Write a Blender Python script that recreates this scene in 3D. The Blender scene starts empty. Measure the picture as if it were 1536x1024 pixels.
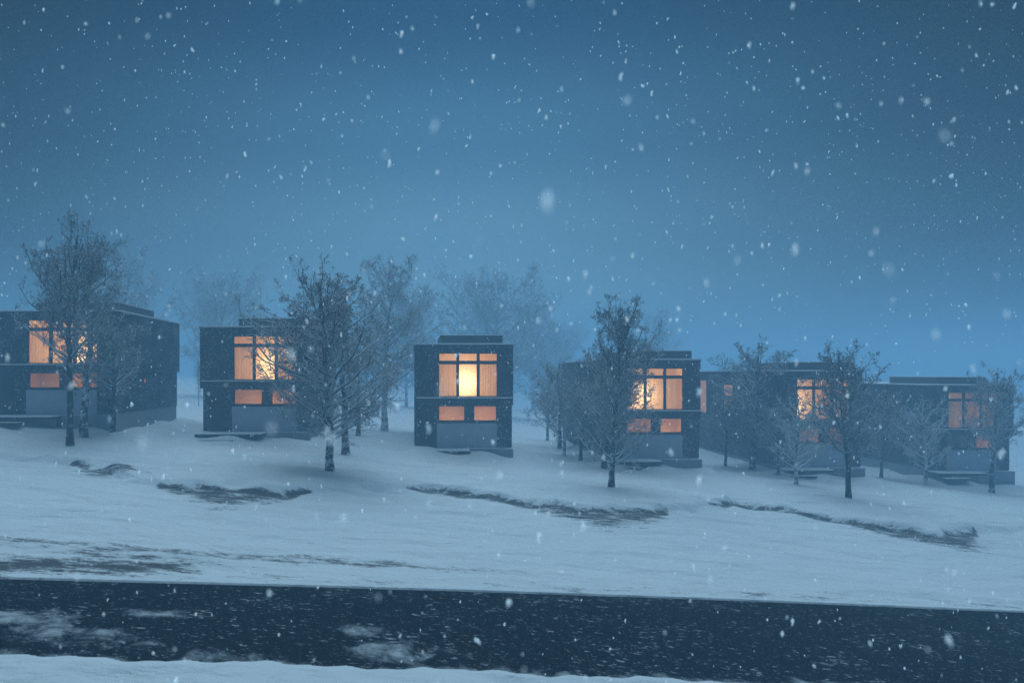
import bpy, math, random
import numpy as np
from mathutils import Vector

sc = bpy.context.scene
col = sc.collection
R = math.radians
F = 1195.0            # focal length in photo pixels (28 mm on 36 mm, 1536 px wide)
U0, V0 = 621.0, 560.0 # principal point of the shifted lens
CZ = 5.5              # eye height

# ------------------------------------------------------------------ helpers
def link(name, data, parent=None):
    o = bpy.data.objects.new(name, data)
    col.objects.link(o)
    if parent is not None:
        o.parent = parent
    return o

def tag(o, label=None, cat=None, group=None, kind=None):
    if label: o['label'] = label
    if cat: o['category'] = cat
    if group: o['group'] = group
    if kind: o['kind'] = kind
    return o

def np_mesh(name, verts, faces, attrs=None, smooth=False):
    """verts (n,3), faces list of (m,k) int arrays"""
    me = bpy.data.meshes.new(name)
    verts = np.asarray(verts, dtype=np.float32)
    me.vertices.add(len(verts))
    me.vertices.foreach_set('co', verts.ravel())
    loops = np.concatenate([f.ravel() for f in faces]).astype(np.int32)
    tot = np.concatenate([np.full(len(f), f.shape[1], dtype=np.int32) for f in faces])
    start = np.concatenate([[0], np.cumsum(tot)[:-1]]).astype(np.int32)
    me.loops.add(len(loops)); me.loops.foreach_set('vertex_index', loops)
    me.polygons.add(len(tot)); me.polygons.foreach_set('loop_start', start)
    me.polygons.foreach_set('loop_total', tot)
    if smooth:
        me.polygons.foreach_set('use_smooth', np.ones(len(tot), dtype=bool))
    for k, a in (attrs or {}).items():
        at = me.attributes.new(k, 'FLOAT', 'POINT')
        at.data.foreach_set('value', np.asarray(a, dtype=np.float32))
    me.update(calc_edges=True)
    me.validate()
    return me

class MB:
    """collects boxes, quads and wall grids into one mesh"""
    def __init__(s): s.v = []; s.f = []
    def quad(s, *p):
        i = len(s.v); s.v += [tuple(q) for q in p]; s.f.append(tuple(range(i, i + len(p))))
    def box(s, x0, x1, y0, y1, z0, z1):
        i = len(s.v)
        s.v += [(x0,y0,z0),(x1,y0,z0),(x1,y1,z0),(x0,y1,z0),(x0,y0,z1),(x1,y0,z1),(x1,y1,z1),(x0,y1,z1)]
        for f in ((3,2,1,0),(4,5,6,7),(0,1,5,4),(1,2,6,5),(2,3,7,6),(3,0,4,7)):
            s.f.append(tuple(i + k for k in f))
    def wall(s, x0, x1, z0, z1, y0, y1, holes):
        """slab in the XZ plane with real rectangular openings"""
        xs = sorted({x0, x1, *[h[0] for h in holes], *[h[1] for h in holes]})
        zs = sorted({z0, z1, *[h[2] for h in holes], *[h[3] for h in holes]})
        def solid(i, j):
            if i < 0 or j < 0 or i >= len(xs)-1 or j >= len(zs)-1: return False
            cx, cz = (xs[i]+xs[i+1])/2, (zs[j]+zs[j+1])/2
            return not any(h[0] < cx < h[1] and h[2] < cz < h[3] for h in holes)
        for i in range(len(xs)-1):
            for j in range(len(zs)-1):
                if not solid(i, j): continue
                a, b, c, d = xs[i], xs[i+1], zs[j], zs[j+1]
                s.quad((a,y0,c),(b,y0,c),(b,y0,d),(a,y0,d))
                s.quad((b,y1,c),(a,y1,c),(a,y1,d),(b,y1,d))
                if not solid(i-1, j): s.quad((a,y1,c),(a,y0,c),(a,y0,d),(a,y1,d))
                if not solid(i+1, j): s.quad((b,y0,c),(b,y1,c),(b,y1,d),(b,y0,d))
                if not solid(i, j-1): s.quad((a,y1,c),(b,y1,c),(b,y0,c),(a,y0,c))
                if not solid(i, j+1): s.quad((a,y0,d),(b,y0,d),(b,y1,d),(a,y1,d))
    def build(s, name, mat, parent=None, bevel=0):
        me = bpy.data.meshes.new(name)
        me.from_pydata(s.v, [], s.f); me.update()
        me.materials.append(mat)
        o = link(name, me, parent)
        if bevel:
            m = o.modifiers.new('bevel', 'BEVEL'); m.width = bevel; m.segments = 2; m.limit_method = 'ANGLE'
        return o

# ------------------------------------------------------------------ node helpers
def new_mat(name):
    m = bpy.data.materials.new(name); m.use_nodes = True
    nt = m.node_tree; b = nt.nodes['Principled BSDF']
    return m, nt, b
def N(nt, t, **kw):
    n = nt.nodes.new(t)
    for k, v in kw.items():
        if k in n.inputs.keys(): n.inputs[k].default_value = v
        else: setattr(n, k, v)
    return n
def math_(nt, op, a, b=None, c=None, clamp=False):
    n = nt.nodes.new('ShaderNodeMath'); n.operation = op; n.use_clamp = clamp
    for i, x in enumerate((a, b, c)):
        if x is None: continue
        if isinstance(x, (int, float)): n.inputs[i].default_value = x
        else: nt.links.new(x, n.inputs[i])
    return n.outputs[0]
def ramp(nt, src, lo, hi):
    n = nt.nodes.new('ShaderNodeMapRange'); n.interpolation_type = 'SMOOTHSTEP'
    n.inputs['From Min'].default_value = lo; n.inputs['From Max'].default_value = hi
    nt.links.new(src, n.inputs['Value']); return n.outputs[0]
def noise(nt, scale, detail=4, rough=.55, stretch=(1,1,1), rot=(0,0,0), coord='Object', dist=0.0):
    tc = nt.nodes.new('ShaderNodeTexCoord'); mp = nt.nodes.new('ShaderNodeMapping')
    mp.inputs['Scale'].default_value = stretch; mp.inputs['Rotation'].default_value = rot
    nt.links.new(tc.outputs[coord], mp.inputs['Vector'])
    n = nt.nodes.new('ShaderNodeTexNoise')
    n.inputs['Scale'].default_value = scale; n.inputs['Detail'].default_value = detail
    n.inputs['Roughness'].default_value = rough; n.inputs['Distortion'].default_value = dist
    nt.links.new(mp.outputs[0], n.inputs['Vector'])
    return n.outputs['Fac']
def mixc(nt, fac, a, b):
    n = nt.nodes.new('ShaderNodeMix'); n.data_type = 'RGBA'
    if isinstance(fac, (int, float)): n.inputs[0].default_value = fac
    else: nt.links.new(fac, n.inputs[0])
    for i, x in ((6, a), (7, b)):
        if isinstance(x, tuple): n.inputs[i].default_value = (*x[:3], 1)
        else: nt.links.new(x, n.inputs[i])
    return n.outputs[2]
def attr(nt, name):
    n = nt.nodes.new('ShaderNodeAttribute'); n.attribute_name = name; return n.outputs['Fac']
def bump(nt, h, dist, strength=1.0, prev=None):
    n = nt.nodes.new('ShaderNodeBump'); n.inputs['Distance'].default_value = dist; n.inputs['Strength'].default_value = strength
    nt.links.new(h, n.inputs['Height'])
    if prev is not None: nt.links.new(prev, n.inputs['Normal'])
    return n.outputs[0]

SNOW = (.80, .83, .86)
M = {}

def mat_ground():
    m, nt, b = new_mat('snow_ground')
    bare = attr(nt, 'bare')
    streak = noise(nt, 1.3, 8, .72, (.7, 1.9, 1), (0, 0, R(-8)), dist=.25)
    fine = noise(nt, 8.0, 5, .75, (.7, 1.1, 1), (0, 0, R(-10)))
    blot = noise(nt, .35, 3, .5, (.6, 1.6, 1), (0, 0, R(-10)))
    s = math_(nt, 'MULTIPLY_ADD', streak, .8, math_(nt, 'MULTIPLY', fine, .45))
    # bare ground shows where attribute + streak noise passes a threshold
    val = math_(nt, 'ADD', math_(nt, 'MULTIPLY', bare, 0.6), math_(nt, 'MULTIPLY', math_(nt, 'SUBTRACT', s, .63), 2.3))
    f1 = ramp(nt, val, .2, .62)
    # thin wind streaks anywhere on the open snow
    thin = noise(nt, .8, 5, .62, (.45, 3.8, 1), (0, 0, R(-9)), dist=.7)
    f2 = math_(nt, 'MULTIPLY', ramp(nt, thin, .64, .74), math_(nt, 'MULTIPLY', ramp(nt, blot, .5, .62), .28))
    f = math_(nt, 'MAXIMUM', math_(nt, 'MULTIPLY', f1, .93), math_(nt, 'MULTIPLY', f2, attr(nt, 'open')))
    soil = mixc(nt, fine, (.018, .018, .018), (.06, .055, .05))
    tint = mixc(nt, blot, (.74, .78, .82), (.82, .84, .86))
    nt.links.new(mixc(nt, f, tint, soil), b.inputs['Base Color'])
    b.inputs['Roughness'].default_value = .75
    b.inputs['Specular IOR Level'].default_value = .2
    drift = noise(nt, .7, 4, .5, (.55, 1.0, 1), (0, 0, R(-9)))
    grain = noise(nt, 14, 5, .65)
    n1 = bump(nt, drift, .6, 1.0)
    n2 = bump(nt, grain, .05, 1.0, n1)
    nt.links.new(n2, b.inputs['Normal'])
    return m

def mat_road():
    m, nt, b = new_mat('wet_asphalt')
    big = attr(nt, 'drift')
    sp = noise(nt, 11, 4, .7, (.45, .95, 1), (0, 0, R(-6)))
    sp2 = noise(nt, 24, 3, .65, (.7, .8, 1), (0, 0, R(-14)))
    area = noise(nt, .8, 4, .6, (.8, 1.2, 1))
    wisp = noise(nt, 2.2, 9, .76, (.9, .8, 1), (0, 0, R(-10)), dist=.35)
    th = math_(nt, 'MULTIPLY_ADD', math_(nt, 'SUBTRACT', area, .5), .25, sp)
    speck = math_(nt, 'MULTIPLY', ramp(nt, th, .585, .69), .6)
    speck2 = math_(nt, 'MULTIPLY', ramp(nt, sp2, .63, .72), .5)
    patch = ramp(nt, math_(nt, 'ADD', math_(nt, 'MULTIPLY', big, .62), math_(nt, 'MULTIPLY', math_(nt, 'SUBTRACT', wisp, .6), 1.6)), .1, .6)
    f = math_(nt, 'MAXIMUM', math_(nt, 'MAXIMUM', speck, speck2), math_(nt, 'MULTIPLY', patch, .62))
    asp = mixc(nt, sp2, (.003, .0033, .004), (.012, .0125, .014))
    nt.links.new(mixc(nt, f, asp, (.7, .74, .78)), b.inputs['Base Color'])
    b.inputs['Roughness'].default_value = .8
    b.inputs['Specular IOR Level'].default_value = .0
    nt.links.new(bump(nt, sp2, .01, .8), b.inputs['Normal'])
    return m

def mat_cladding():
    m, nt, b = new_mat('dark_cladding')
    board = nt.nodes.new('ShaderNodeTexBrick')
    tc = nt.nodes.new('ShaderNodeTexCoord'); sx = nt.nodes.new('ShaderNodeSeparateXYZ'); cb = nt.nodes.new('ShaderNodeCombineXYZ')
    nt.links.new(tc.outputs['Object'], sx.inputs[0])
    nt.links.new(math_(nt, 'ADD', sx.outputs[0], sx.outputs[1]), cb.inputs[0]); nt.links.new(sx.outputs[2], cb.inputs[1])
    nt.links.new(cb.outputs[0], board.inputs['Vector'])
    board.inputs['Scale'].default_value = 1.0
    board.inputs['Brick Width'].default_value = .26; board.inputs['Row Height'].default_value = .085
    board.inputs['Mortar Size'].default_value = .008
    board.inputs['Color1'].default_value = (.020, .023, .031, 1); board.inputs['Color2'].default_value = (.034, .038, .050, 1)
    board.inputs['Mortar'].default_value = (.012, .012, .013, 1)
    big = noise(nt, .8, 5, .6)
    c = mixc(nt, math_(nt, 'MULTIPLY', big, .5), board.outputs['Color'], (.012, .015, .024))
    # crusts of blown snow stuck to the wall
    sp = noise(nt, 9, 4, .75); ar = noise(nt, .9, 2, .5)
    f = math_(nt, 'MULTIPLY', ramp(nt, math_(nt, 'MULTIPLY_ADD', ar, .26, sp), .66, .76), .6)
    nt.links.new(mixc(nt, f, c, (.6, .64, .7)), b.inputs['Base Color'])
    b.inputs['Roughness'].default_value = .85; b.inputs['Specular IOR Level'].default_value = .2
    nt.links.new(bump(nt, board.outputs['Fac'], -.012, .8), b.inputs['Normal'])
    return m

def mat_simple(name, c, rough=.8, nscale=4, var=.35, spec=.3, bd=.01):
    m, nt, b = new_mat(name)
    n = noise(nt, nscale, 6, .65)
    nt.links.new(mixc(nt, n, tuple(x*(1-var) for x in c), tuple(min(1, x*(1+var)) for x in c)), b.inputs['Base Color'])
    b.inputs['Roughness'].default_value = rough; b.inputs['Specular IOR Level'].default_value = spec
    nt.links.new(bump(nt, n, bd, .7), b.inputs['Normal'])
    return m

def mat_snowcap(name, base, lo=.35, hi=.7):
    """snow lying on faces that point up, the bare material below"""
    m, nt, b = new_mat(name)
    g = nt.nodes.new('ShaderNodeNewGeometry'); sx = nt.nodes.new('ShaderNodeSeparateXYZ')
    nt.links.new(g.outputs['Normal'], sx.inputs[0])
    n = noise(nt, 5, 5, .65)
    f = ramp(nt, math_(nt, 'MULTIPLY_ADD', math_(nt, 'SUBTRACT', n, .5), .6, sx.outputs[2]), lo, hi)
    d = mixc(nt, n, tuple(x*.7 for x in base), tuple(x*1.3 for x in base))
    nt.links.new(mixc(nt, f, d, SNOW), b.inputs['Base Color'])
    b.inputs['Roughness'].default_value = .8; b.inputs['Specular IOR Level'].default_value = .2
    nt.links.new(bump(nt, n, .02, .6), b.inputs['Normal'])
    return m

def mat_bark():
    m, nt, b = new_mat('snowy_bark')
    g = nt.nodes.new('ShaderNodeNewGeometry'); sx = nt.nodes.new('ShaderNodeSeparateXYZ')
    nt.links.new(g.outputs['Normal'], sx.inputs[0])
    sn = attr(nt, 'snow')
    n = noise(nt, 3.2, 4, .65)
    v = math_(nt, 'ADD', sx.outputs[2], math_(nt, 'MULTIPLY', math_(nt, 'SUBTRACT', n, .5), 1.5))
    v = math_(nt, 'ADD', v, math_(nt, 'SUBTRACT', sn, 1.0))
    f = ramp(nt, v, -.4, 0)
    bark = mixc(nt, noise(nt, 12, 4, .6, (1, 1, .3)), (.008, .008, .009), (.024, .022, .022))
    nt.links.new(mixc(nt, f, bark, SNOW), b.inputs['Base Color'])
    b.inputs['Roughness'].default_value = .9; b.inputs['Specular IOR Level'].default_value = .15
    return m

def mat_leaf():
    m, nt, b = new_mat('dry_leaf')
    n = noise(nt, 6, 2)
    nt.links.new(mixc(nt, ramp(nt, n, .6, .66), mixc(nt, n, (.010, .011, .013), (.024, .026, .030)), (.6, .65, .7)), b.inputs['Base Color'])
    b.inputs['Roughness'].default_value = .9; b.inputs['Specular IOR Level'].default_value = .1
    return m

def mat_glass():
    m, nt, b = new_mat('window_glass')
    nt.nodes.remove(b); out = nt.nodes['Material Output']
    t = nt.nodes.new('ShaderNodeBsdfTransparent'); t.inputs[0].default_value = (.96, .97, .96, 1)
    gl = nt.nodes.new('ShaderNodeBsdfGlossy'); gl.inputs['Roughness'].default_value = .08
    dd = nt.nodes.new('ShaderNodeBsdfDiffuse'); dd.inputs[0].default_value = (*SNOW, 1)
    fr = nt.nodes.new('ShaderNodeFresnel'); fr.inputs[0].default_value = 1.45
    mx = nt.nodes.new('ShaderNodeMixShader'); nt.links.new(fr.outputs[0], mx.inputs[0])
    nt.links.new(t.outputs[0], mx.inputs[1]); nt.links.new(gl.outputs[0], mx.inputs[2])
    mx2 = nt.nodes.new('ShaderNodeMixShader')      # frost and stuck flakes
    nt.links.new(math_(nt, 'ADD', math_(nt, 'MULTIPLY', ramp(nt, noise(nt, 11, 4, .7), .64, .72), .55), .03), mx2.inputs[0])
    nt.links.new(mx.outputs[0], mx2.inputs[1]); nt.links.new(dd.outputs[0], mx2.inputs[2])
    nt.links.new(mx2.outputs[0], out.inputs[0])
    return m

def mat_curtain(name, c, tr):
    m, nt, b = new_mat(name)
    out = nt.nodes['Material Output']; nt.nodes.remove(b)
    n = noise(nt, 3, 3, .5, (6, 1, .3))
    cc = mixc(nt, n, tuple(x*.8 for x in c), c)
    d = nt.nodes.new('ShaderNodeBsdfDiffuse'); t = nt.nodes.new('ShaderNodeBsdfTranslucent')
    nt.links.new(cc, d.inputs[0]); nt.links.new(cc, t.inputs[0])
    mx = nt.nodes.new('ShaderNodeMixShader'); mx.inputs[0].default_value = tr
    nt.links.new(d.outputs[0], mx.inputs[1]); nt.links.new(t.outputs[0], mx.inputs[2])
    nt.links.new(mx.outputs[0], out.inputs[0])
    return m

def mat_flake():
    m, nt, b = new_mat('snowflake')
    out = nt.nodes['Material Output']; nt.nodes.remove(b)
    d = nt.nodes.new('ShaderNodeBsdfDiffuse'); d.inputs[0].default_value = (.92, .94, .96, 1)
    t = nt.nodes.new('ShaderNodeBsdfTranslucent'); t.inputs[0].default_value = (.92, .94, .96, 1)
    for n, z in ((d, 1), (t, -1)):
        c = nt.nodes.new('ShaderNodeCombineXYZ'); c.inputs[2].default_value = z
        nt.links.new(c.outputs[0], n.inputs['Normal'])
    mx = nt.nodes.new('ShaderNodeAddShader')
    nt.links.new(d.outputs[0], mx.inputs[0]); nt.links.new(t.outputs[0], mx.inputs[1])
    x = nt.nodes.new('ShaderNodeBsdfTransparent')
    m2 = nt.nodes.new('ShaderNodeMixShader'); m2.inputs[0].default_value = .56
    nt.links.new(mx.outputs[0], m2.inputs[1]); nt.links.new(x.outputs[0], m2.inputs[2])
    nt.links.new(m2.outputs[0], out.inputs[0])
    return m

def mat_lit(name, c, s):
    m, nt, b = new_mat(name)
    n = noise(nt, 2.5, 3, .6)
    nt.links.new(mixc(nt, n, tuple(x*.6 for x in c), c), b.inputs['Emission Color'])
    b.inputs['Emission Strength'].default_value = s
    b.inputs['Base Color'].default_value = (.1, .06, .04, 1); b.inputs['Roughness'].default_value = .2
    return m

M['ground'] = mat_ground(); M['road'] = mat_road(); M['clad'] = mat_cladding()
M['concrete'] = mat_simple('pale_concrete', (.44, .47, .53), .9, 1.6, .25)
M['plinth'] = mat_snowcap('plinth_concrete', (.26, .28, .31), .12, .5)
M['frame'] = mat_simple('window_frame_paint', (.02, .02, .022), .6, 8, .3)
M['trim'] = mat_snowcap('snow_topped_trim', (.035, .035, .038), .3, .6)
M['roofbox'] = mat_snowcap('roof_box_sheet', (.06, .065, .075), .3, .6)
M['snowcap'] = mat_simple('packed_snow', SNOW, .8, 3, .05, .2, .03)
M['room'] = mat_simple('room_plaster', (.80, .58, .38), .9, 1.5, .08)
M['roomfloor'] = mat_simple('room_floor', (.35, .2, .11), .6, 3, .2)
M['glass'] = mat_glass()
M['curtain'] = mat_curtain('tan_curtain', (.82, .62, .42), .5)
M['sheer'] = mat_curtain('sheer_curtain', (.86, .72, .48), .75)
M['panel'] = mat_simple('spandrel_panel', (.07, .045, .038), .8, 3, .25)
M['door'] = mat_simple('dark_door', (.018, .018, .02), .6, 6, .3)
M['bark'] = mat_bark(); M['leaf'] = mat_leaf(); M['flake'] = mat_flake()
M['lit'] = mat_lit('lit_side_window', (1, .42, .16), .55)
M['litdim'] = mat_lit('dim_side_window', (1, .45, .2), .4)

# ------------------------------------------------------------------ terrain
def sstep(a, b, x):
    t = np.clip((x - a) / (b - a), 0, 1); return t * t * (3 - 2 * t)
rs = np.random.RandomState(7)
WV = [(rs.uniform(.5, 2.6), rs.uniform(0, 6.28), rs.uniform(0, 6.28)) for _ in range(40)]
def fnoise(x, y, s, k0, k1):
    o = 0
    for k, a, p in WV[k0:k1]:
        o = o + np.sin((x * np.cos(a) + y * np.sin(a)) * k * s + p + .6*np.sin(x*s*.7 + p))
    return o / math.sqrt(k1 - k0)
LX = [-60, -30, -20, -14.5, -12.2, -10.1, -7.5, -5.2, -3, -.6, 1, 2.4, 4.6, 6.6, 9, 11.4, 14, 16.4, 18.6, 21, 24, 27, 30.5, 40, 70]
LY = [37, 36.4, 36, 35.2, 33.2, 31.9, 32.0, 32.7, 35, 36.9, 37.3, 36.9, 35.4, 34.5, 35, 35.9, 38.6, 41, 39.2, 37, 36.4, 38.5, 39.8, 41, 43]
def ledge(x): return np.interp(x, LX, LY) + .14*np.sin(x*2.3) + .09*np.sin(x*5.1+1)
TX = [-60, -30, -20, -9, 3.3, 15.8, 28, 41.5, 60, 90]
TZ = [4.4, 2.95, 2.19, 1.39, .36, -.77, -1.66, -2.89, -4.1, -4.9]
HOUSES = [(-24.0, -15.6, 45.0, 56.6), (-12.6, -6.1, 47.5, 61.5), (0, 6.1, 49.1, 64.1), (12.5, 18.7, 52, 67.5), (24.9, 30.7, 54.5, 72), (38.2, 44.3, 59, 74.5)]
def drifted(x, y):
    o = 0
    for a, b, c, d in HOUSES:
        dist = np.hypot(np.maximum(np.maximum(a-x, x-b), 0), np.maximum(np.maximum(c-1.0-y, y-d), 0))
        o = np.maximum(o, .34*np.exp(-(dist/1.0)**2)*(1+.45*np.sin(x*1.9+a)*np.cos(y*1.3+a)))
    return o
def xs_(x): # softly clamped slope of the street
    return np.interp(x, [-400, -60, -45, 60, 75, 400], [-52, -50, -45, 60, 66, 70])
def zlow(x): return -.085 * xs_(x)
SH = .186
def shear(x, t):
    w = 1 - sstep(27, 42, t)
    return t + SH * np.clip(x, -70, 110) * w
TF, TN0 = 20.32, 14.72       # far and near road edges in sheared coordinates
def tnear(x): return TN0 - .055*np.clip(x, -70, 110) + .07*np.sin(x*1.7) + .05*np.sin(x*4.3+.7) + .04*np.sin(x*9.1)
def ground(x, y, road=True):
    x = np.asarray(x, float); y = np.asarray(y, float)
    yl = ledge(x)
    d = y - yl
    hill = np.interp(x, TX, TZ)
    w = .18*sstep(-9, -.5, d) + .50*sstep(-.25, .55, d) + .32*sstep(.3, 8, d)
    z = zlow(x)*(1-w) + hill*w
    z = z + .035*fnoise(x, y, .35, 0, 10)*sstep(21, 25, y-SH*x) + .05*fnoise(x, y, .16, 10, 18)
    z = z + .085*fnoise(x, y, 1.5, 18, 30)*np.exp(-((d-.5)/1.1)**2)
    z = z + .03*fnoise(x, y*1.6, .8, 2, 16)*sstep(21, 24, y-SH*x)
    z = z + drifted(x, y)
    far = sstep(85, 200, y)
    z = z + far*.8*fnoise(x, y, .02, 30, 36)
    if road:
        t = y - SH*np.clip(x, -70, 110)
        inside = sstep(-.02, .02, TF - t) * sstep(-.06, .06, t - tnear(x))
        z = z - .30*inside
        tn = tnear(x) - t
        z = z + .10*sstep(0, .5, tn) + .02*fnoise(x, y, 3.0, 0, 12)*sstep(0, .6, tn)
        z = z + .02*sstep(0, .6, t-TF)*fnoise(x, y, 2.2, 12, 26)*.6
    return z
def pix(u, v):
    """world point of the ground seen at photo pixel (u, v)"""
    y = 9.0
    while y < 200:
        x = (u-U0)/F*y
        if CZ-(v-V0)/F*y <= float(ground(x, y, False)): break
        y += .04
    return x, y, float(ground(x, y, False))

def axis(parts):
    a = []
    for lo, hi, st in parts: a += list(np.arange(lo, hi-1e-6, st))
    return np.array(a + [parts[-1][1]])
gx = axis([(-500, -100, 50), (-100, -40, 6), (-40, -18, .5), (-18, 30, .13), (30, 48, .4), (48, 110, 6), (110, 500, 50)])
gt = axis([(-60, 2, 6), (2, 11, .5), (11, 14, .1), (14, 16.4, .05), (16.4, 20.24, .25), (20.24, 20.40, .02), (20.4, 30, .12), (30, 44, .1), (44, 62, .4), (62, 110, 3), (110, 500, 30)])
GX, GT = np.meshgrid(gx, gt)
GY = shear(GX, GT)
GZ = ground(GX, GY)
DL = ledge(GX) - GY
PW = np.interp(GX, [-15.3,-14.8,-14,-13,-12.7,-10.4,-10.1,-8.4,-7.2,-6,-5,-4.3,-.5,.3,1.5,3.2,4.6,5.4,7.4,9.4,11,11.6,14.4,15.2,17,19.4,21,22.6,24.5,26.6,27.4],
                   [0,.35,.8,.5,0,0,.5,1.8,3.4,1.5,1.0,0,0,.5,.8,.6,.6,1.3,3.4,2.6,1.0,0,0,.45,.55,.6,1.4,3.0,2.2,.5,0])
PW = PW*1.55
bare = sstep(-.5, .1, DL) * (1 - sstep(PW*.1, PW*1.2+.02, DL)) * (PW > .05)
T_ = GY - SH*np.clip(GX, -70, 110)
bare = np.maximum(bare, 1.1*np.exp(-((T_-21.6-.03*(GX+9))/1.0)**2)*(1-sstep(-7.5, -3.2, GX)))
bare = np.maximum(bare, .66*np.exp(-((T_-(24.0-.11*(GX+11)))/.6)**2)*(1-sstep(-1, 6, GX)))
for cx, cy, rx, ry, k in [(*pix(552,846)[:2], 1.0, .5, .8), (*pix(285,826)[:2], 1.0, .35, .75), (*pix(420,838)[:2], .9, .35, .7), (*pix(160,706)[:2], 1.5, 1.2, 1.0), (*pix(200,836)[:2], 2.5, .7, .75)]:
    bare = np.maximum(bare, k*np.exp(-(((GX-cx)/rx)**2 + ((GY-cy)/ry)**2)))
bare = np.maximum(bare, .38*np.exp(-((T_-20.9)/.45)**2))
opn = sstep(20.5, 21, T_) * (1 - .6*sstep(0, 4, -DL))
ny, nx = GX.shape
idx = np.arange(nx*ny).reshape(ny, nx)
quads = np.stack([idx[:-1,:-1], idx[:-1,1:], idx[1:,1:], idx[1:,:-1]], -1).reshape(-1, 4)
me = np_mesh('ground', np.stack([GX, GY, GZ], -1).reshape(-1, 3), [quads], {'bare': bare.ravel(), 'open': opn.ravel()}, True)
me.materials.append(M['ground'])
tag(link('ground', me), kind='structure')

# road sheet
rx = axis([(-150, -20, 5), (-20, 28, .15), (28, 150, 5)])
rt = np.linspace(-.4, 1, 60)
RX, RT = np.meshgrid(rx, rt)
TT = np.where(RT < 0, tnear(RX) + RT, tnear(RX) + RT*(TF - tnear(RX)))
RY = shear(RX, TT)
RZ = ground(RX, RY, False) - .13 - .03*((RT-.5)/.5)**2
drift = np.zeros_like(RX)
for u, v, a, b_, k in [(40,925,1.2,.5,1.0),(90,945,1.6,.6,.8),(230,918,.75,.3,.95),(540,945,.6,.35,1.0),(590,975,1.0,.6,.85),(180,960,1.3,.5,.6),(330,985,1.5,.5,.7),(660,975,.9,.4,.5),
                       (50,985,1.8,.4,.8),(380,930,.4,.2,.5),(780,1000,1.0,.3,.45),(1040,985,.7,.35,.4),(1200,1000,.8,.3,.3),(1480,945,1.0,.3,.3),(470,1000,1.2,.3,.6),(900,990,1.2,.3,.35)]:
    px, py, _ = pix(u, v)
    drift = np.maximum(drift, k*np.exp(-((RX-px)/(a*1.25))**2 - ((RY-py)/(b_*1.3))**2))
drift = np.maximum(drift, .75*np.exp(-((RT-.0)/.06)**2)); drift = np.maximum(drift, .25*np.exp(-((RT-1)/.02)**2))
drift[:, (rx < -20) | (rx > 28)] = .3
ny, nx = RX.shape; idx = np.arange(nx*ny).reshape(ny, nx)
quads = np.stack([idx[:-1,:-1], idx[:-1,1:], idx[1:,1:], idx[1:,:-1]], -1).reshape(-1, 4)
me = np_mesh('road', np.stack([RX, RY, RZ+.11], -1).reshape(-1, 3), [quads], {'drift': drift.ravel()}, True)
me.materials.append(M['road'])
tag(link('road', me), kind='structure')

# ------------------------------------------------------------------ houses
def curtain(parent, x0, x1, y, z0, z1, mat, seed):
    n = max(8, int((x1-x0)/.03)); r = random.Random(seed)
    ph = r.random()*6
    xs = np.linspace(x0, x1, n); ys = y + .012*np.sin(xs*38+ph) + .012*np.sin(xs*17+ph)
    v = np.concatenate([np.stack([xs, ys, np.full(n, z0)], -1), np.stack([xs, ys, np.full(n, z1)], -1)])
    i = np.arange(n-1); f = np.stack([i, i+1, i+1+n, i+n], -1)
    me = np_mesh('curtain', v, [f], None, True); me.materials.append(mat)
    return link('curtain', me, parent)

def make_window(parent, xs, zs, mull, trans, y, frame=.07):
    """xs: pane x ranges, zs: pane z ranges (bottom to top); frame bars fill what lies between"""
    x0, x1 = xs[0][0], xs[-1][1]; z0, z1 = zs[0][0], zs[-1][1]
    mb = MB(); holes = [(a, b, c, d) for a, b in xs for c, d in zs]
    mb.wall(x0-frame, x1+frame, z0-frame, z1+frame, y, y+.09, holes)
    w = mb.build('window', M['frame'], parent)
    p = MB()
    for a, b, c, d in holes:
        p.quad((a-.01, y+.05, c-.01), (b+.01, y+.05, c-.01), (b+.01, y+.05, d+.01), (a-.01, y+.05, d+.01))
    p.build('pane', M['glass'], w)
    s = MB(); s.box(x0-frame-.02, x1+frame+.02, y-.16, y-.003, z0-frame-.06, z0-frame)
    s.build('sill', M['trim'], w)
    return w

def room(parent, x0, x1, y0, y1, z0, z1):
    mb = MB()
    mb.quad((x0,y1,z0),(x1,y1,z0),(x1,y1,z1),(x0,y1,z1))
    mb.quad((x0,y0,z0),(x0,y1,z0),(x0,y1,z1),(x0,y0,z1))
    mb.quad((x1,y1,z0),(x1,y0,z0),(x1,y0,z1),(x1,y1,z1))
    mb.quad((x0,y0,z1),(x0,y1,z1),(x1,y1,z1),(x1,y0,z1))
    mb.quad((x0,y0,z0),(x1,y0,z0),(x1,y1,z0),(x0,y1,z0))
    return mb.build('room', M['room'], parent)

def lamp(parent, p, power, colr=(1, .81, .52), rad=.18):
    l = bpy.data.lights.new('room_lamp', 'POINT'); l.energy = power; l.color = colr; l.shadow_soft_size = rad
    o = link('room_lamp', l, parent); o.location = p
    return o

def side_pane(parent, side_x, sgn, y0, y1, z0, z1, mat):
    """small lit window on a side wall; sgn = outward direction in x"""
    f = MB(); e = .06
    a, b = sorted((side_x + sgn*.003, side_x + sgn*.05))
    f.box(a, b, y0-e, y1+e, z1, z1+e); f.box(a, b, y0-e, y1+e, z0-e, z0)
    f.box(a, b, y0-e, y0, z0, z1); f.box(a, b, y1, y1+e, z0, z1)
    w = f.build('side_window', M['frame'], parent)
    p = MB(); x = side_x + sgn*.02
    p.quad((x,y0,z0),(x,y1,z0),(x,y1,z1),(x,y0,z1))
    p.build('pane', mat, w)
    return w

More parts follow.
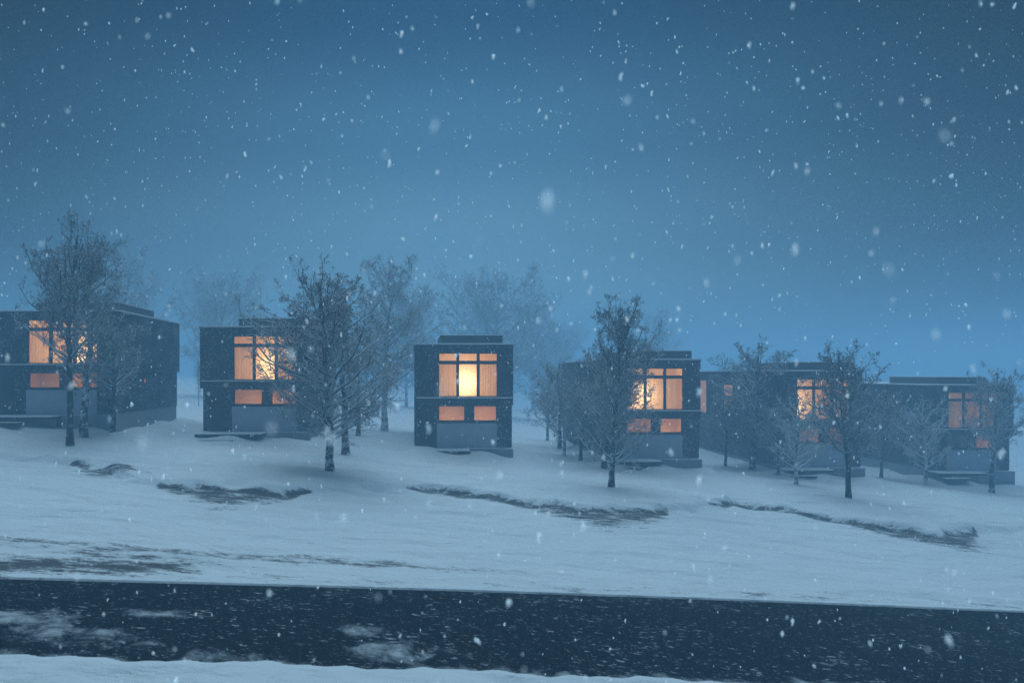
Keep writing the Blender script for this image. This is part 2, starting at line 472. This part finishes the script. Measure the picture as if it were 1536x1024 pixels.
def house(xw, d, zr, sx, sz, mL, mR, ovL, ovR, depth, label, lampx, power, low, curt, seed, up=True, boxr=(1.64, 5.55)):
    """xw: world x of the left edge of the big window; zr: world z of the roof"""
    H = 7.05*sz
    root = link('house', None); root.location = (xw, d, zr-H)
    tag(root, label, 'house', 'dark modern houses along the snowy lawn')
    X = lambda a: (a-1.54)*sx           # design x -> local x (0 = window left)
    Z = lambda a: H - a*sz              # design depth below roof -> local z
    L, Rr = -mL, X(5.09)+mR
    # upper storey: a shell with a real opening
    win = [(X(1.47), X(5.16), Z(3.23), Z(.49))]
    yu, yl = 0.0, .14
    mb = MB(); zt, zb = Z(.06), Z(3.71)
    mb.wall(L-ovL, Rr+ovR, zb, zt, yu, yu+.22, win)
    mb.box(L-ovL, L-ovL+.22, yu+.22, depth, zb, zt); mb.box(Rr+ovR-.22, Rr+ovR, yu+.22, depth, zb, zt)
    mb.box(L-ovL+.22, Rr+ovR-.22, depth-.22, depth, zb, zt)
    mb.box(L-ovL+.22, Rr+ovR-.22, yu+.22, depth-.22, zb, zb+.15)
    mb.build('upper_wall', M['clad'], root)
    # lower storey
    lw = [(X(1.47), X(3.16), Z(4.72), Z(3.76)), (X(3.64), X(5.13), Z(4.72), Z(3.76))]
    mb = MB(); zt2, zb2 = zb-.002, Z(6.30)
    mb.wall(L, Rr, zb2, zt2, yl, yl+.22, lw)
    mb.box(L, L+.22, yl+.22, depth-.1, zb2, zt2); mb.box(Rr-.22, Rr, yl+.22, depth-.1, zb2, zt2)
    mb.box(L+.22, Rr-.22, depth-.32, depth-.1, zb2, zt2)
    mb.build('lower_wall', M['clad'], root)
    mb = MB(); mb.box(X(3.24), X(3.56), yl-.03, yl-.003, Z(4.74), Z(3.73)); mb.build('spandrel', M['panel'], root)
    mb = MB(); mb.box(X(1.39), X(5.09), yl-.07, yl-.003, Z(6.3)-.1, Z(4.83)); mb.build('concrete_wall', M['concrete'], root, .01)
    mb = MB(); mb.box(L+.32, L+1.28, yl-.03, yl-.003, zb2+.02, Z(4.0)); dr = mb.build('door', M['door'], root)
    hb = MB(); hb.box(L+1.16, L+1.19, yl-.08, yl-.031, Z(5.35), Z(5.05)); hb.build('handle', M['trim'], dr)
    # plinth, deck and step
    mb = MB(); mb.box(L+.03, Rr-.03, yl+.02, depth-.12, -1.6, zb2-.003)
    mb.box(X(3.42), Rr+.02, yl-.55, yl+.015, -1.6, Z(6.36)); mb.build('foundation', M['plinth'], root, .015)
    mb = MB(); mb.box(L-.12, X(3.36), -1.35, yl-.01, Z(6.56), Z(6.42)); dk = mb.build('deck', M['trim'], root, .01)
    mb = MB(); mb.box(L-.10, X(3.34), -1.33, yl-.09, Z(6.417), Z(6.36)); mb.build('snow_layer', M['snowcap'], dk, .02)
    mb = MB(); mb.box(L+.15, X(3.2), -.62, -.42, -1.4, Z(6.56)); mb.build('deck_beam', M['plinth'], dk)
    mb = MB(); mb.box(L-.05, X(1.9), -1.95, -1.37, Z(6.80), Z(6.70)); mb.build('step', M['trim'], root, .015)
    # ledge between the storeys
    mb = MB(); mb.box(L-ovL+.10, Rr+ovR-.06, yu-.26, yu-.003, Z(3.37), Z(3.29)); lg = mb.build('ledge', M['trim'], root)
    mb = MB(); mb.box(L-ovL+.12, Rr+ovR-.08, yu-.25, yu-.006, Z(3.288), Z(3.22)); mb.build('snow_layer', M['snowcap'], lg, .012)
    # roof with its snow, and the raised box
    mb = MB(); mb.box(L-ovL-.05, Rr+ovR+.05, yu-.05, depth+.05, Z(.058), Z(.005)); rf = mb.build('roof', M['frame'], root)
    mb = MB(); mb.box(L-ovL-.04, Rr+ovR+.04, yu-.04, depth+.04, Z(.002), Z(-.10)); mb.build('snow_layer', M['snowcap'], rf, .02)
    b0, b1 = X(boxr[0]), X(boxr[1])
    mb = MB(); mb.box(b0, b1, 1.0, 7.0, Z(-.102), Z(-.62)); rb = mb.build('roof_box', M['roofbox'], root)
    mb = MB(); mb.box(b0+.02, b1-.02, 1.02, 6.98, Z(-.621), Z(-.66)); mb.build('snow_layer', M['snowcap'], rb, .015)
    # glazing
    PX = [(X(1.54), X(2.59)), (X(2.77), X(3.85)), (X(4.04), X(5.09))]
    make_window(root, PX, [(Z(3.16), Z(1.20)), (Z(.98), Z(.55))], 0, 0, yu+.07)
    make_window(root, [(X(1.54), X(3.09))], [(Z(4.66), Z(3.80))], 0, 0, yl+.06)
    make_window(root, [(X(3.71), X(5.06))], [(Z(4.66), Z(3.80))], 0, 0, yl+.06)
    # rooms behind the glass, with a lamp each
    room(root, X(1.0), X(5.6), .225, 2.9, Z(3.5), Z(.35))
    room(root, X(1.2), X(3.32), .37, 2.2, Z(5.6), Z(3.74)); room(root, X(3.5), X(5.4), .37, 2.2, Z(5.6), Z(3.74))
    if power > 0:
        lamp(root, (X(lampx), 2.15, Z(2.35)), power*1.1)
    if low[0] > 0: lamp(root, (X(2.3), 1.1, Z(5.0)), low[0], (1, .66, .38), .25)
    if low[1] > 0: lamp(root, (X(4.4), 1.1, Z(5.0)), low[1], (1, .66, .38), .25)
    for i, (a, b, k) in enumerate(curt):
        curtain(root, X(a), X(b), .36, Z(3.3), Z(1.08), M['curtain' if k == 0 else 'sheer'], seed*10+i)
    return root

h1 = house(-21.80, 45.0, 9.00, 1.08, .918, 2.1, 1.15, .1, .15, 11.6, 'dark house at the left edge with a tall bare tree before its window', 3.0, 135, (13, 17), [(1.4, 2.15, 0), (2.7, 3.95, 0)], 1, boxr=(1.5, 6.0))
h2 = house(-10.73, 47.5, 8.24, 1.04, .976, 1.88, .85, .16, .12, 14, 'dark two-storey house with a bare tree covering its right side', 3.3, 140, (21, 25), [(1.4, 2.68, 0), (3.95, 5.2, 0)], 2, boxr=(1.6, 6.3))
h3 = house(1.56, 49.1, 7.27, 1.0, 1.0, 1.54, .94, .0, .06, 15, 'unobstructed dark two-storey house in the middle, seen squarely with no side wall', 3.3, 155, (26, 27), [(1.4, 2.68, 0), (3.95, 5.2, 0)], 3, boxr=(1.64, 5.55))
h4 = house(13.97, 52.0, 6.37, 1.01, 1.01, 1.4, 1.1, .0, .05, 15.5, 'dark two-storey house half hidden by a dense pointed bare tree', 3.1, 145, (20, 24), [(3.95, 5.2, 0)], 4, boxr=(1.9, 6.0))
h5 = house(26.27, 54.5, 5.64, .99, 1.03, 1.38, .85, .0, .05, 17.5, 'long dark house with a lit two-part window in its side wall', 2.4, 145, (12, 14), [(3.95, 5.2, 0)], 5, boxr=(1.6, 6.0))
h6 = house(39.65, 59.0, 4.61, 1.0, .99, 1.45, 1.0, .0, .22, 15.5, 'dark house at the right end with dull red windows', 3.0, 36, (0, 12), [(1.4, 2.68, 0), (3.95, 5.2, 0)], 6, boxr=(1.3, 5.0))
def loc(h, wy, wz): return wy-h.location.y, wz-h.location.z
# lit openings in the side walls (positions along the wall in metres)
a = (5.09-1.54)*1.08+1.15+.15
side_pane(h1, a, 1, 4.1, 4.4, 5.05-h1.location.z-.12, 5.05-h1.location.z+.12, M['litdim'])
side_pane(h4, -1.4, -1, 4.6, 5.4, 4.8-h4.location.z, 5.3-h4.location.z, M['litdim'])
z0 = h5.location.z
side_pane(h5, -1.38, -1, 13.2, 16.2, 2.2-z0, 4.9-z0, M['litdim'])
side_pane(h5, -1.38, -1, 7.6, 9.4, 3.75-z0, 4.6-z0, M['litdim'])
side_pane(h5, -1.38, -1, 7.6, 9.4, 2.5-z0, 3.5-z0, M['litdim'])

# ------------------------------------------------------------------ trees
def norm(v): return v/np.maximum(1e-9, np.linalg.norm(v, axis=-1, keepdims=True))

def tubes(P, Rd, sides):
    """P (n,k,3) polylines, Rd (n,k) radii -> verts, quads"""
    n, k, _ = P.shape
    T = np.empty_like(P); T[:, 1:-1] = P[:, 2:]-P[:, :-2]; T[:, 0] = P[:, 1]-P[:, 0]; T[:, -1] = P[:, -1]-P[:, -2]
    T = norm(T)
    ref = np.where(np.abs(T[:, :1, 2:3]) > .9, np.array([1., 0, 0]), np.array([0., 0, 1.]))
    A = norm(np.cross(T, np.broadcast_to(ref, T.shape))); B = np.cross(T, A)
    an = np.arange(sides)*2*np.pi/sides
    V = P[:, :, None] + Rd[:, :, None, None]*(A[:, :, None]*np.cos(an)[None, None, :, None] + B[:, :, None]*np.sin(an)[None, None, :, None])
    i = np.arange(n)[:, None, None]*k*sides + np.arange(k-1)[None, :, None]*sides
    s = np.arange(sides)[None, None]; s2 = (s+1) % sides
    q = np.stack([i+s, i+s2, i+sides+s2, i+sides+s], -1).reshape(-1, 4)
    return V.reshape(-1, 3), q

def grow_kids(rng, P, Rd, count, ang, lfac, k, up, lo=.2, wob=.25, taper=.35, lens=None):
    """branches on parents P (n,K,3): each parent gets count children"""
    n, K, _ = P.shape
    par = np.repeat(np.arange(n), count)
    f = rng.uniform(lo, .98, len(par))
    g = f*(K-1); i = np.minimum(g.astype(int), K-2); w = (g-i)[:, None]
    base = P[par, i]*(1-w)+P[par, i+1]*w
    rb = Rd[par, i]*(1-w[:, 0])+Rd[par, i+1]*w[:, 0]
    t = norm(P[par, i+1]-P[par, i])
    rv = norm(rng.normal(size=t.shape)); side = norm(np.cross(t, rv))
    a = np.radians(rng.normal(ang, 12, len(par)))[:, None]
    d = t*np.cos(a)+side*np.sin(a)
    plen = np.linalg.norm(np.diff(P, axis=1), axis=2).sum(1)[par]
    L = plen*lfac*(1.1-.6*f)*rng.uniform(.6, 1.3, len(par))
    Q = np.empty((len(par), k, 3)); Q[:, 0] = base
    for j in range(1, k):
        d = norm(d+rng.normal(scale=wob, size=d.shape)+np.array([0, 0, up]))
        Q[:, j] = Q[:, j-1]+d*(L/(k-1))[:, None]
    r0 = np.minimum(rb*.75, .004+L*.016)
    RR = r0[:, None]*np.linspace(1, taper, k)[None]
    return Q, RR

def make_tree_data(seed, H, W, clear=.18, n1=38, dens=1.0, leaf=1800, lean=0.0, snow=1.0, frost=.6, rmin=.008, trunk_r=.017, peak=.38):
    """tree of height H and crown width W: trunk mesh and crown mesh"""
    rng = np.random.RandomState(seed)
    k = 14; zz = np.linspace(0, .93*H, k)
    P0 = np.zeros((1, k, 3)); P0[0, :, 2] = zz
    wob = np.cumsum(rng.normal(scale=.011*H, size=(k, 2)), 0); wob -= wob[0]; wob *= np.linspace(.2, 1, k)[:, None]
    P0[0, :, :2] = wob; P0[0, :, 0] += lean*(zz/H)**.8*H
    R0 = (trunk_r*H*(1-zz/H*.93)**1.05+.012)[None]; R0[0, 0] *= 1.3
    tr_v, tr_q = tubes(P0, R0, 10)
    # main limbs: quadratic arcs from the trunk out to the crown's envelope
    s = np.sort(rng.uniform(0, 1, n1)); s = .5*s+.5*np.linspace(0, 1, n1)
    hz = (clear+(.80-clear)*s)*H
    az = np.arange(n1)*2.4+rng.uniform(-.7, .7, n1)
    e = np.clip(.16+.84*s+rng.normal(0, .06, n1), 0, 1.02)
    he = (clear+(1.0-clear)*e)*H
    rad = W/2*np.interp(e, [0, .12, peak, .62, .82, 1.02], [.62, .88, 1.0, .97, .80, .34])*np.where(rng.uniform(size=n1) < .7, rng.uniform(.9, 1.04, n1), rng.uniform(.4, .85, n1))
    he = np.maximum(he, hz+.75*rad)
    K1 = 10; P1 = np.empty((n1, K1, 3))
    g = hz/(.93*H)*(k-1); i = np.minimum(g.astype(int), k-2); w = (g-i)[:, None]
    p0 = P0[0, i]*(1-w)+P0[0, i+1]*w
    ax = np.array([np.interp(he, zz, P0[0, :, 0]), np.interp(he, zz, P0[0, :, 1])]).T
    p2 = np.concatenate([ax+rad[:, None]*np.stack([np.cos(az), np.sin(az)], -1), he[:, None]], 1)
    p1 = p0*.45+p2*.55; p1[:, 2] = hz+(he-hz)*rng.uniform(.25, .5, n1)
    tt = np.linspace(0, 1, K1)[None, :, None]
    P1[:] = p0[:, None]*(1-tt)**2+2*p1[:, None]*tt*(1-tt)+p2[:, None]*tt**2
    L = np.linalg.norm(p2-p0, axis=1)
    P1 += np.cumsum(rng.normal(scale=.022, size=P1.shape), 1)*L[:, None, None]*tt**.5
    rb = (R0[0, i]*(1-w[:, 0])+R0[0, i+1]*w[:, 0])
    R1 = np.minimum(rb*.62, .008+L*.017)[:, None]*np.linspace(1, .28, K1)[None]
    P2, R2 = grow_kids(rng, P1, R1, int(10*dens), 46, .36, 6, .05, .14, .26)
    P2b, R2b = grow_kids(rng, P0[:, 4:], R0[:, 4:]*.5, int(16*dens), 50, .10, 6, .10, .15, .24)
    P2 = np.concatenate([P2, P2b]); R2 = np.concatenate([R2, R2b])
    P3, R3 = grow_kids(rng, P2, R2, int(7*dens), 48, .5, 4, .04, .12, .34)
    P4, R4 = grow_kids(rng, P3, R3, 4, 45, .5, 3, .03, .2, .35, .6)
    vs, qs, sn = [], [], []; off = 0
    top = lambda V: 1-frost*sstep(.42*H, .85*H, V[:, 2])
    for P, Rr, sd, sw in ((P1, R1, 6, 1.05), (P2, R2, 4, 1.0), (P3, R3, 3, .85), (P4, R4, 3, .7)):
        V, q = tubes(P, np.maximum(Rr, rmin), sd)
        vs.append(V); qs.append(q+off); off += len(V); sn.append(np.full(len(V), sw*snow)*top(V))
    # withered leaves still hanging at the twig ends, mostly high up
    tips = np.concatenate([P4[:, -1], P4[:, 1], P3[:, -1]])
    pr = .2+.8*sstep(.45*H, .8*H, tips[:, 2])*1.0
    c = tips[rng.uniform(size=len(tips)) < pr]
    if len(c) > leaf: c = c[rng.choice(len(c), leaf, False)]
    n = len(c); c = c+rng.normal(scale=.03, size=c.shape)
    a = norm(rng.normal(size=(n, 3))+np.array([0, 0, -.4])); b = norm(np.cross(a, rng.normal(size=(n, 3))))
    up = np.cross(a, b); ln = rng.uniform(.04, .085, n)[:, None]; wd = ln*rng.uniform(.3, .5, n)[:, None]
    lv = np.stack([c, c+a*ln*.5+b*wd+up*.012, c+a*ln, c+a*ln*.5-b*wd+up*.012], 1).reshape(-1, 3)
    ii = np.arange(n)[:, None]*4
    crown = np_mesh('crown', np.concatenate(vs+[lv]), qs+[np.concatenate([ii, ii+1, ii+2, ii+3], 1)+off], {'snow': np.concatenate(sn+[np.zeros(len(lv))])})
    nb = sum(len(q) for q in qs)
    crown.materials.append(M['bark']); crown.materials.append(M['leaf'])
    mi = np.zeros(len(crown.polygons), dtype=np.int32); mi[nb:] = 1
    crown.polygons.foreach_set('material_index', mi)
    trunk = np_mesh('trunk', tr_v, [tr_q], {'snow': np.full(len(tr_v), .62*snow)}, True); trunk.materials.append(M['bark'])
    return trunk, crown, H

def place_tree(data, x, y, h, label, group, rot=0, wid=1.0, cat='tree'):
    trunk, crown, H = data
    r = link('bare_tree', None); r.location = (x, y, float(ground(x, y, False))-.12)
    s = (h+.12)/H; r.scale = (s*wid, s*wid, s); r.rotation_euler.z = rot
    tag(r, label, cat, group)
    link('trunk', trunk, r); link('crown', crown, r)
    return r

def tree_at(data, u, v, vt, label, group, rot=0, wid=1.0, Y=None):
    if Y is None: x, y, z = pix(u, v)
    else: x, y = (u-U0)/F*Y, Y; v = V0+(CZ-float(ground(x, y, False)))/Y*F
    h = (v-vt)/F*y
    return place_tree(data, x, y, h, label, group, rot, wid)

GF = 'bare snowy trees on the lawn between the houses'
GB = 'fog-faded trees behind the houses'
tA = make_tree_data(11, 10.8, 5.6, .36, 50, 1.0, 2000, lean=.02, snow=.95, peak=.42, frost=.4)
tB = make_tree_data(23, 10.6, 7.0, .15, 58, 1.1, 2400, snow=1.1, frost=.45)
tC = make_tree_data(37, 10.2, 5.3, .12, 58, 1.1, 2200, snow=1.05, peak=.25, frost=.45)
tD = make_tree_data(41, 8.4, 5.2, .24, 42, 1.05, 1200, snow=.85, peak=.3, frost=.5)
tE = make_tree_data(59, 7.0, 3.8, .28, 32, .9, 500, snow=1.0, frost=.3)
tS = make_tree_data(67, 5.0, 3.6, .16, 26, .9, 150, snow=1.3, peak=.35, frost=.1)     # small and snow-laden
tW = make_tree_data(73, 13.0, 12.0, .14, 50, 1.1, 200, snow=1.3, rmin=.012, peak=.45, frost=.1)   # broad, for the distance; extra white on the twigs paints in fog fading
tT = make_tree_data(83, 13.0, 7.0, .18, 46, 1.0, 200, snow=1.35, rmin=.011, peak=.45, frost=.1)  # twigs whitened beyond their snow, so the colour itself looks fog-faded
tN = make_tree_data(97, 9.0, 2.6, .2, 26, .85, 900, snow=1.1, rmin=.009, frost=.3)      # slim

tree_at(tA, 105, 668, 333, 'tall leaning bare tree nearest the left edge, before the lit window', GF, .2, .88)
tree_at(tN, 125, 655, 352, 'tall bare tree just behind the leaning one at the left', GF, 2.9, 1.15)
tree_at(tE, 168, 648, 468, 'smaller bare tree before the side wall of the leftmost house', GF, 1.2, 1.25)
tree_at(tB, 495, 706, 405, 'big round bare tree with forked snowy lower limbs beside the second house', GF, .75, 1.2)
tree_at(tN, 519, 681, 432, 'slim bare tree right behind the big round forked one', GF, .3, 1.3)
tree_at(tN, 537, 653, 470, 'thin small trunk in the gap left of the middle house', GF, 4.0)
tree_at(tT, 577, 645, 385, 'tall faint tree closest to the left wall of the middle house', GB, 1.0, 1.1)
tree_at(tC, 917, 730, 445, 'dense pointed bare tree before the fourth house', GF, 0, .86)
tree_at(tD, 906, 701, 520, 'bare tree hidden behind the dense pointed tree', GF, 1.3, 1.2)
tree_at(tD, 871, 690, 545, 'bushy bare tree left of the dense pointed tree', GF, 2.2, 1.0)
tree_at(tS, 846, 683, 560, 'low bushy tree at the back corner of the fourth house', GF, 4.1, 1.0)
tree_at(tE, 839, 672, 535, 'slender faint tree at the far left corner of the fourth house', GF, .4, 1.2)
tree_at(tS, 821, 661, 545, 'small forked faint tree standing alone right of the middle house', GF, 2.7, 1.0)
tree_at(tE, 1128, 703, 505, 'bare tree rising above the roof of the long house side wall', GF, 1.1, 1.15)
tree_at(tD, 1088, 699, 590, 'low bushy tree beside the right corner of the fourth house', GF, .9, 1.2)
tree_at(tD, 1168, 711, 595, 'bushy tree under the side wall, left of the bench-height deck', GF, 3.3, 1.1)
tree_at(tS, 1195, 726, 588, 'small snow-laden tree left of the deck of the fifth house', GF, .5, 1.0)
tree_at(tD, 1273, 746, 515, 'bare tree with bold trunk covering the right side of the fifth house', GF, 5.0, .95)
tree_at(tD, 1322, 716, 590, 'dark bushy tree between the fifth and the last house', GF, 1.7, 1.0)
tree_at(tS, 1388, 726, 590, 'snow-laden low tree before the last house side wall', GF, 3.6, 1.0)
tree_at(tE, 1488, 739, 545, 'thin bare tree before the dull red windows at the right end', GF, 2.4, 1.0)
# faded by the fog, and in tW and tT also by whitened twigs
tree_at(tW, 327, 0, 403, 'rounded foggy tree above the gap of the two leftmost houses', GB, .3, .85, Y=100)
tree_at(tN, 298, 0, 540, 'slim foggy sapling in the gap of the two leftmost houses', GB, .8, .5, Y=80)
tree_at(tW, 742, 0, 400, 'broad foggy tree rising over the middle house', GB, 1.9, .95, Y=110)
tree_at(tT, 800, 0, 455, 'faint foggy tree right of the broad one', GB, 2.4, 1.0, Y=160)
tree_at(tW, 838, 0, 478, 'very faint rounded tree deep in the fog beyond the dense pointed tree', GB, 4.2, .7, Y=145)
tree_at(tT, 988, 0, 466, 'barely visible tree in the fog over the fourth house', GB, 5.2, .9, Y=150)
tree_at(tT, 182, 0, 372, 'foggy tree behind the roof of the leftmost house', GB, .9, 1.0, Y=85)
tree_at(tW, 610, 0, 432, 'faint round tree behind the tall faint tree', GB, 3.9, .7, Y=118)

# ------------------------------------------------------------------ falling snow
def falling_snow():
    rng = np.random.RandomState(5)
    C = []
    def layer(n, y0, y1, margin, s0, s1):
        # uniform in a slab of air that is wider than the view on every side
        y = (rng.uniform(y0**2, y1**2, n))**.5
        x = rng.uniform(-.62-margin, .86+margin, n)*y
        z = CZ+rng.uniform(-.40, .50, n)*y
        C.append(np.stack([x, y, z, rng.uniform(s0, s1, n)*rng.uniform(.6, 1.25, n)], -1))
    layer(70, 1.3, 3.2, .15, .006, .011)
    layer(380, 3, 7, .2, .007, .015)
    layer(520, 6, 15, .2, .011, .022)
    layer(1100, 12, 28, .2, .014, .028)
    layer(4500, 22, 46, .15, .018, .034)
    C = np.concatenate(C)
    C = C[C[:, 2] > ground(C[:, 0], C[:, 1], False)+.05]
    C = C[C[:, 2] < 20.3]
    # each flake: two or three fused angular lumps
    oc = np.array([(1,0,0),(-1,0,0),(0,1,0),(0,-1,0),(0,0,1),(0,0,-1)], float)
    of = np.array([(0,2,4),(2,1,4),(1,3,4),(3,0,4),(2,0,5),(1,2,5),(3,1,5),(0,3,5)])
    V, Fc, o = [], [], 0
    for lump in range(3):
        n = len(C)
        keep = rng.uniform(size=n) < (1, .8, .5)[lump]
        c = C[keep]; m = len(c)
        p = c[:, :3]+norm(rng.normal(size=(m, 3)))*c[:, 3:4]*(0 if lump == 0 else .8)*np.array([.8, .8, 1.3])
        r = c[:, 3:4]*rng.uniform(.55, 1, (m, 1))
        q = oc[None]*rng.uniform(.6, 1.15, (m, 6, 1))*np.array([.7, .7, 1.55])
        th = rng.uniform(-.5, .5, m); ct, st = np.cos(th)[:, None], np.sin(th)[:, None]
        q = np.stack([q[..., 0]*ct-q[..., 2]*st, q[..., 1], q[..., 0]*st+q[..., 2]*ct], -1)
        v = p[:, None]+q*r[:, :, None]
        V.append(v.reshape(-1, 3)); Fc.append((np.arange(m)[:, None, None]*6+of[None]).reshape(-1, 3)+o); o += m*6
    me = np_mesh('falling_snow', np.concatenate(V), [np.concatenate(Fc)]); me.materials.append(M['flake'])
    return link('falling_snow', me)
tag(falling_snow(), 'white snowflakes drifting down through the blue air', 'snow', kind='stuff')

# ------------------------------------------------------------------ haze
hz = MB(); hz.box(-505, 505, -62, 560, -9.0, 20.6)
m = bpy.data.materials.new('haze'); m.use_nodes = True; nt = m.node_tree
nt.nodes.remove(nt.nodes['Principled BSDF'])
pv = nt.nodes.new('ShaderNodeVolumePrincipled')
pv.inputs['Density'].default_value = .0073
pv.inputs['Color'].default_value = (.42, .745, 1.0, 1)
pv.inputs['Anisotropy'].default_value = .3
nt.links.new(pv.outputs[0], nt.nodes['Material Output'].inputs['Volume'])
ho = hz.build('haze', m); tag(ho, kind='stuff')

# ------------------------------------------------------------------ sky and light
w = bpy.data.worlds.new('World'); sc.world = w; w.use_nodes = True
nt = w.node_tree; bg = nt.nodes['Background']
tc = nt.nodes.new('ShaderNodeTexCoord'); sx = nt.nodes.new('ShaderNodeSeparateXYZ')
nt.links.new(tc.outputs['Generated'], sx.inputs[0])
cr = nt.nodes.new('ShaderNodeValToRGB'); cr.color_ramp.interpolation = 'EASE'
el = cr.color_ramp.elements
stops = [(0, (.115, .255, .355)), (.08, (.15, .33, .465)), (.17, (.115, .275, .42)), (.28, (.058, .175, .31)), (.42, (.016, .07, .16)), (1, (.03, .10, .21))]
el[0].position, el[0].color = stops[0][0], (*stops[0][1], 1)
el[1].position, el[1].color = stops[-1][0], (*stops[-1][1], 1)
for p, c in stops[1:-1]:
    e = el.new(p); e.color = (*c, 1)
nt.links.new(sx.outputs[2], cr.inputs[0])
az = nt.nodes.new('ShaderNodeMath'); az.operation = 'ARCTAN2'
nt.links.new(sx.outputs[0], az.inputs[0]); nt.links.new(sx.outputs[1], az.inputs[1])
dz = math_(nt, 'ABSOLUTE', math_(nt, 'SUBTRACT', az.outputs[0], .05))
k = nt.nodes.new('ShaderNodeMapRange'); k.interpolation_type = 'SMOOTHSTEP'
k.inputs['From Min'].default_value = .0; k.inputs['From Max'].default_value = .7
k.inputs['To Min'].default_value = 1.1; k.inputs['To Max'].default_value = .1
nt.links.new(dz, k.inputs['Value'])
mm = nt.nodes.new('ShaderNodeVectorMath'); mm.operation = 'SCALE'
nt.links.new(cr.outputs[0], mm.inputs[0]); nt.links.new(k.outputs[0], mm.inputs['Scale'])
nt.links.new(mm.outputs[0], bg.inputs[0]); bg.inputs[1].default_value = .84

sl = bpy.data.lights.new('sun', 'SUN'); sl.energy = 2.35; sl.angle = R(70); sl.color = (.58, .84, 1.0)
so = link('sun', sl); so.rotation_euler = (R(-20), 0, R(-6))

# ------------------------------------------------------------------ camera
cd = bpy.data.cameras.new('camera'); co = link('camera', cd)
co.location = (0, 0, CZ); co.rotation_euler = (R(90), 0, 0)
cd.sensor_width = 36; cd.lens = 28.0
cd.shift_x = (768-U0)/1536; cd.shift_y = (V0-512)/1536
cd.clip_start = .1; cd.clip_end = 2000
cd.dof.use_dof = True; cd.dof.focus_distance = 42; cd.dof.aperture_fstop = 1.2
sc.camera = co

sc.render.engine = 'CYCLES'
cy = sc.cycles
cy.use_denoising = True
cy.use_adaptive_sampling = False
try: cy.sampling_pattern = 'BLUE_NOISE'
except Exception: pass
try: cy.denoiser = 'OPENIMAGEDENOISE'; cy.denoising_input_passes = 'RGB_ALBEDO_NORMAL'; cy.denoising_prefilter = 'NONE'
except Exception: pass
cy.max_bounces = 8; cy.diffuse_bounces = 3; cy.glossy_bounces = 2; cy.transmission_bounces = 3
cy.volume_bounces = 3; cy.transparent_max_bounces = 16
cy.sample_clamp_indirect = 1.5; cy.sample_clamp_direct = 8
cy.use_light_tree = True
sc.view_settings.view_transform = 'Standard'; sc.view_settings.look = 'None'
sc.view_settings.exposure = 0; sc.view_settings.gamma = 1
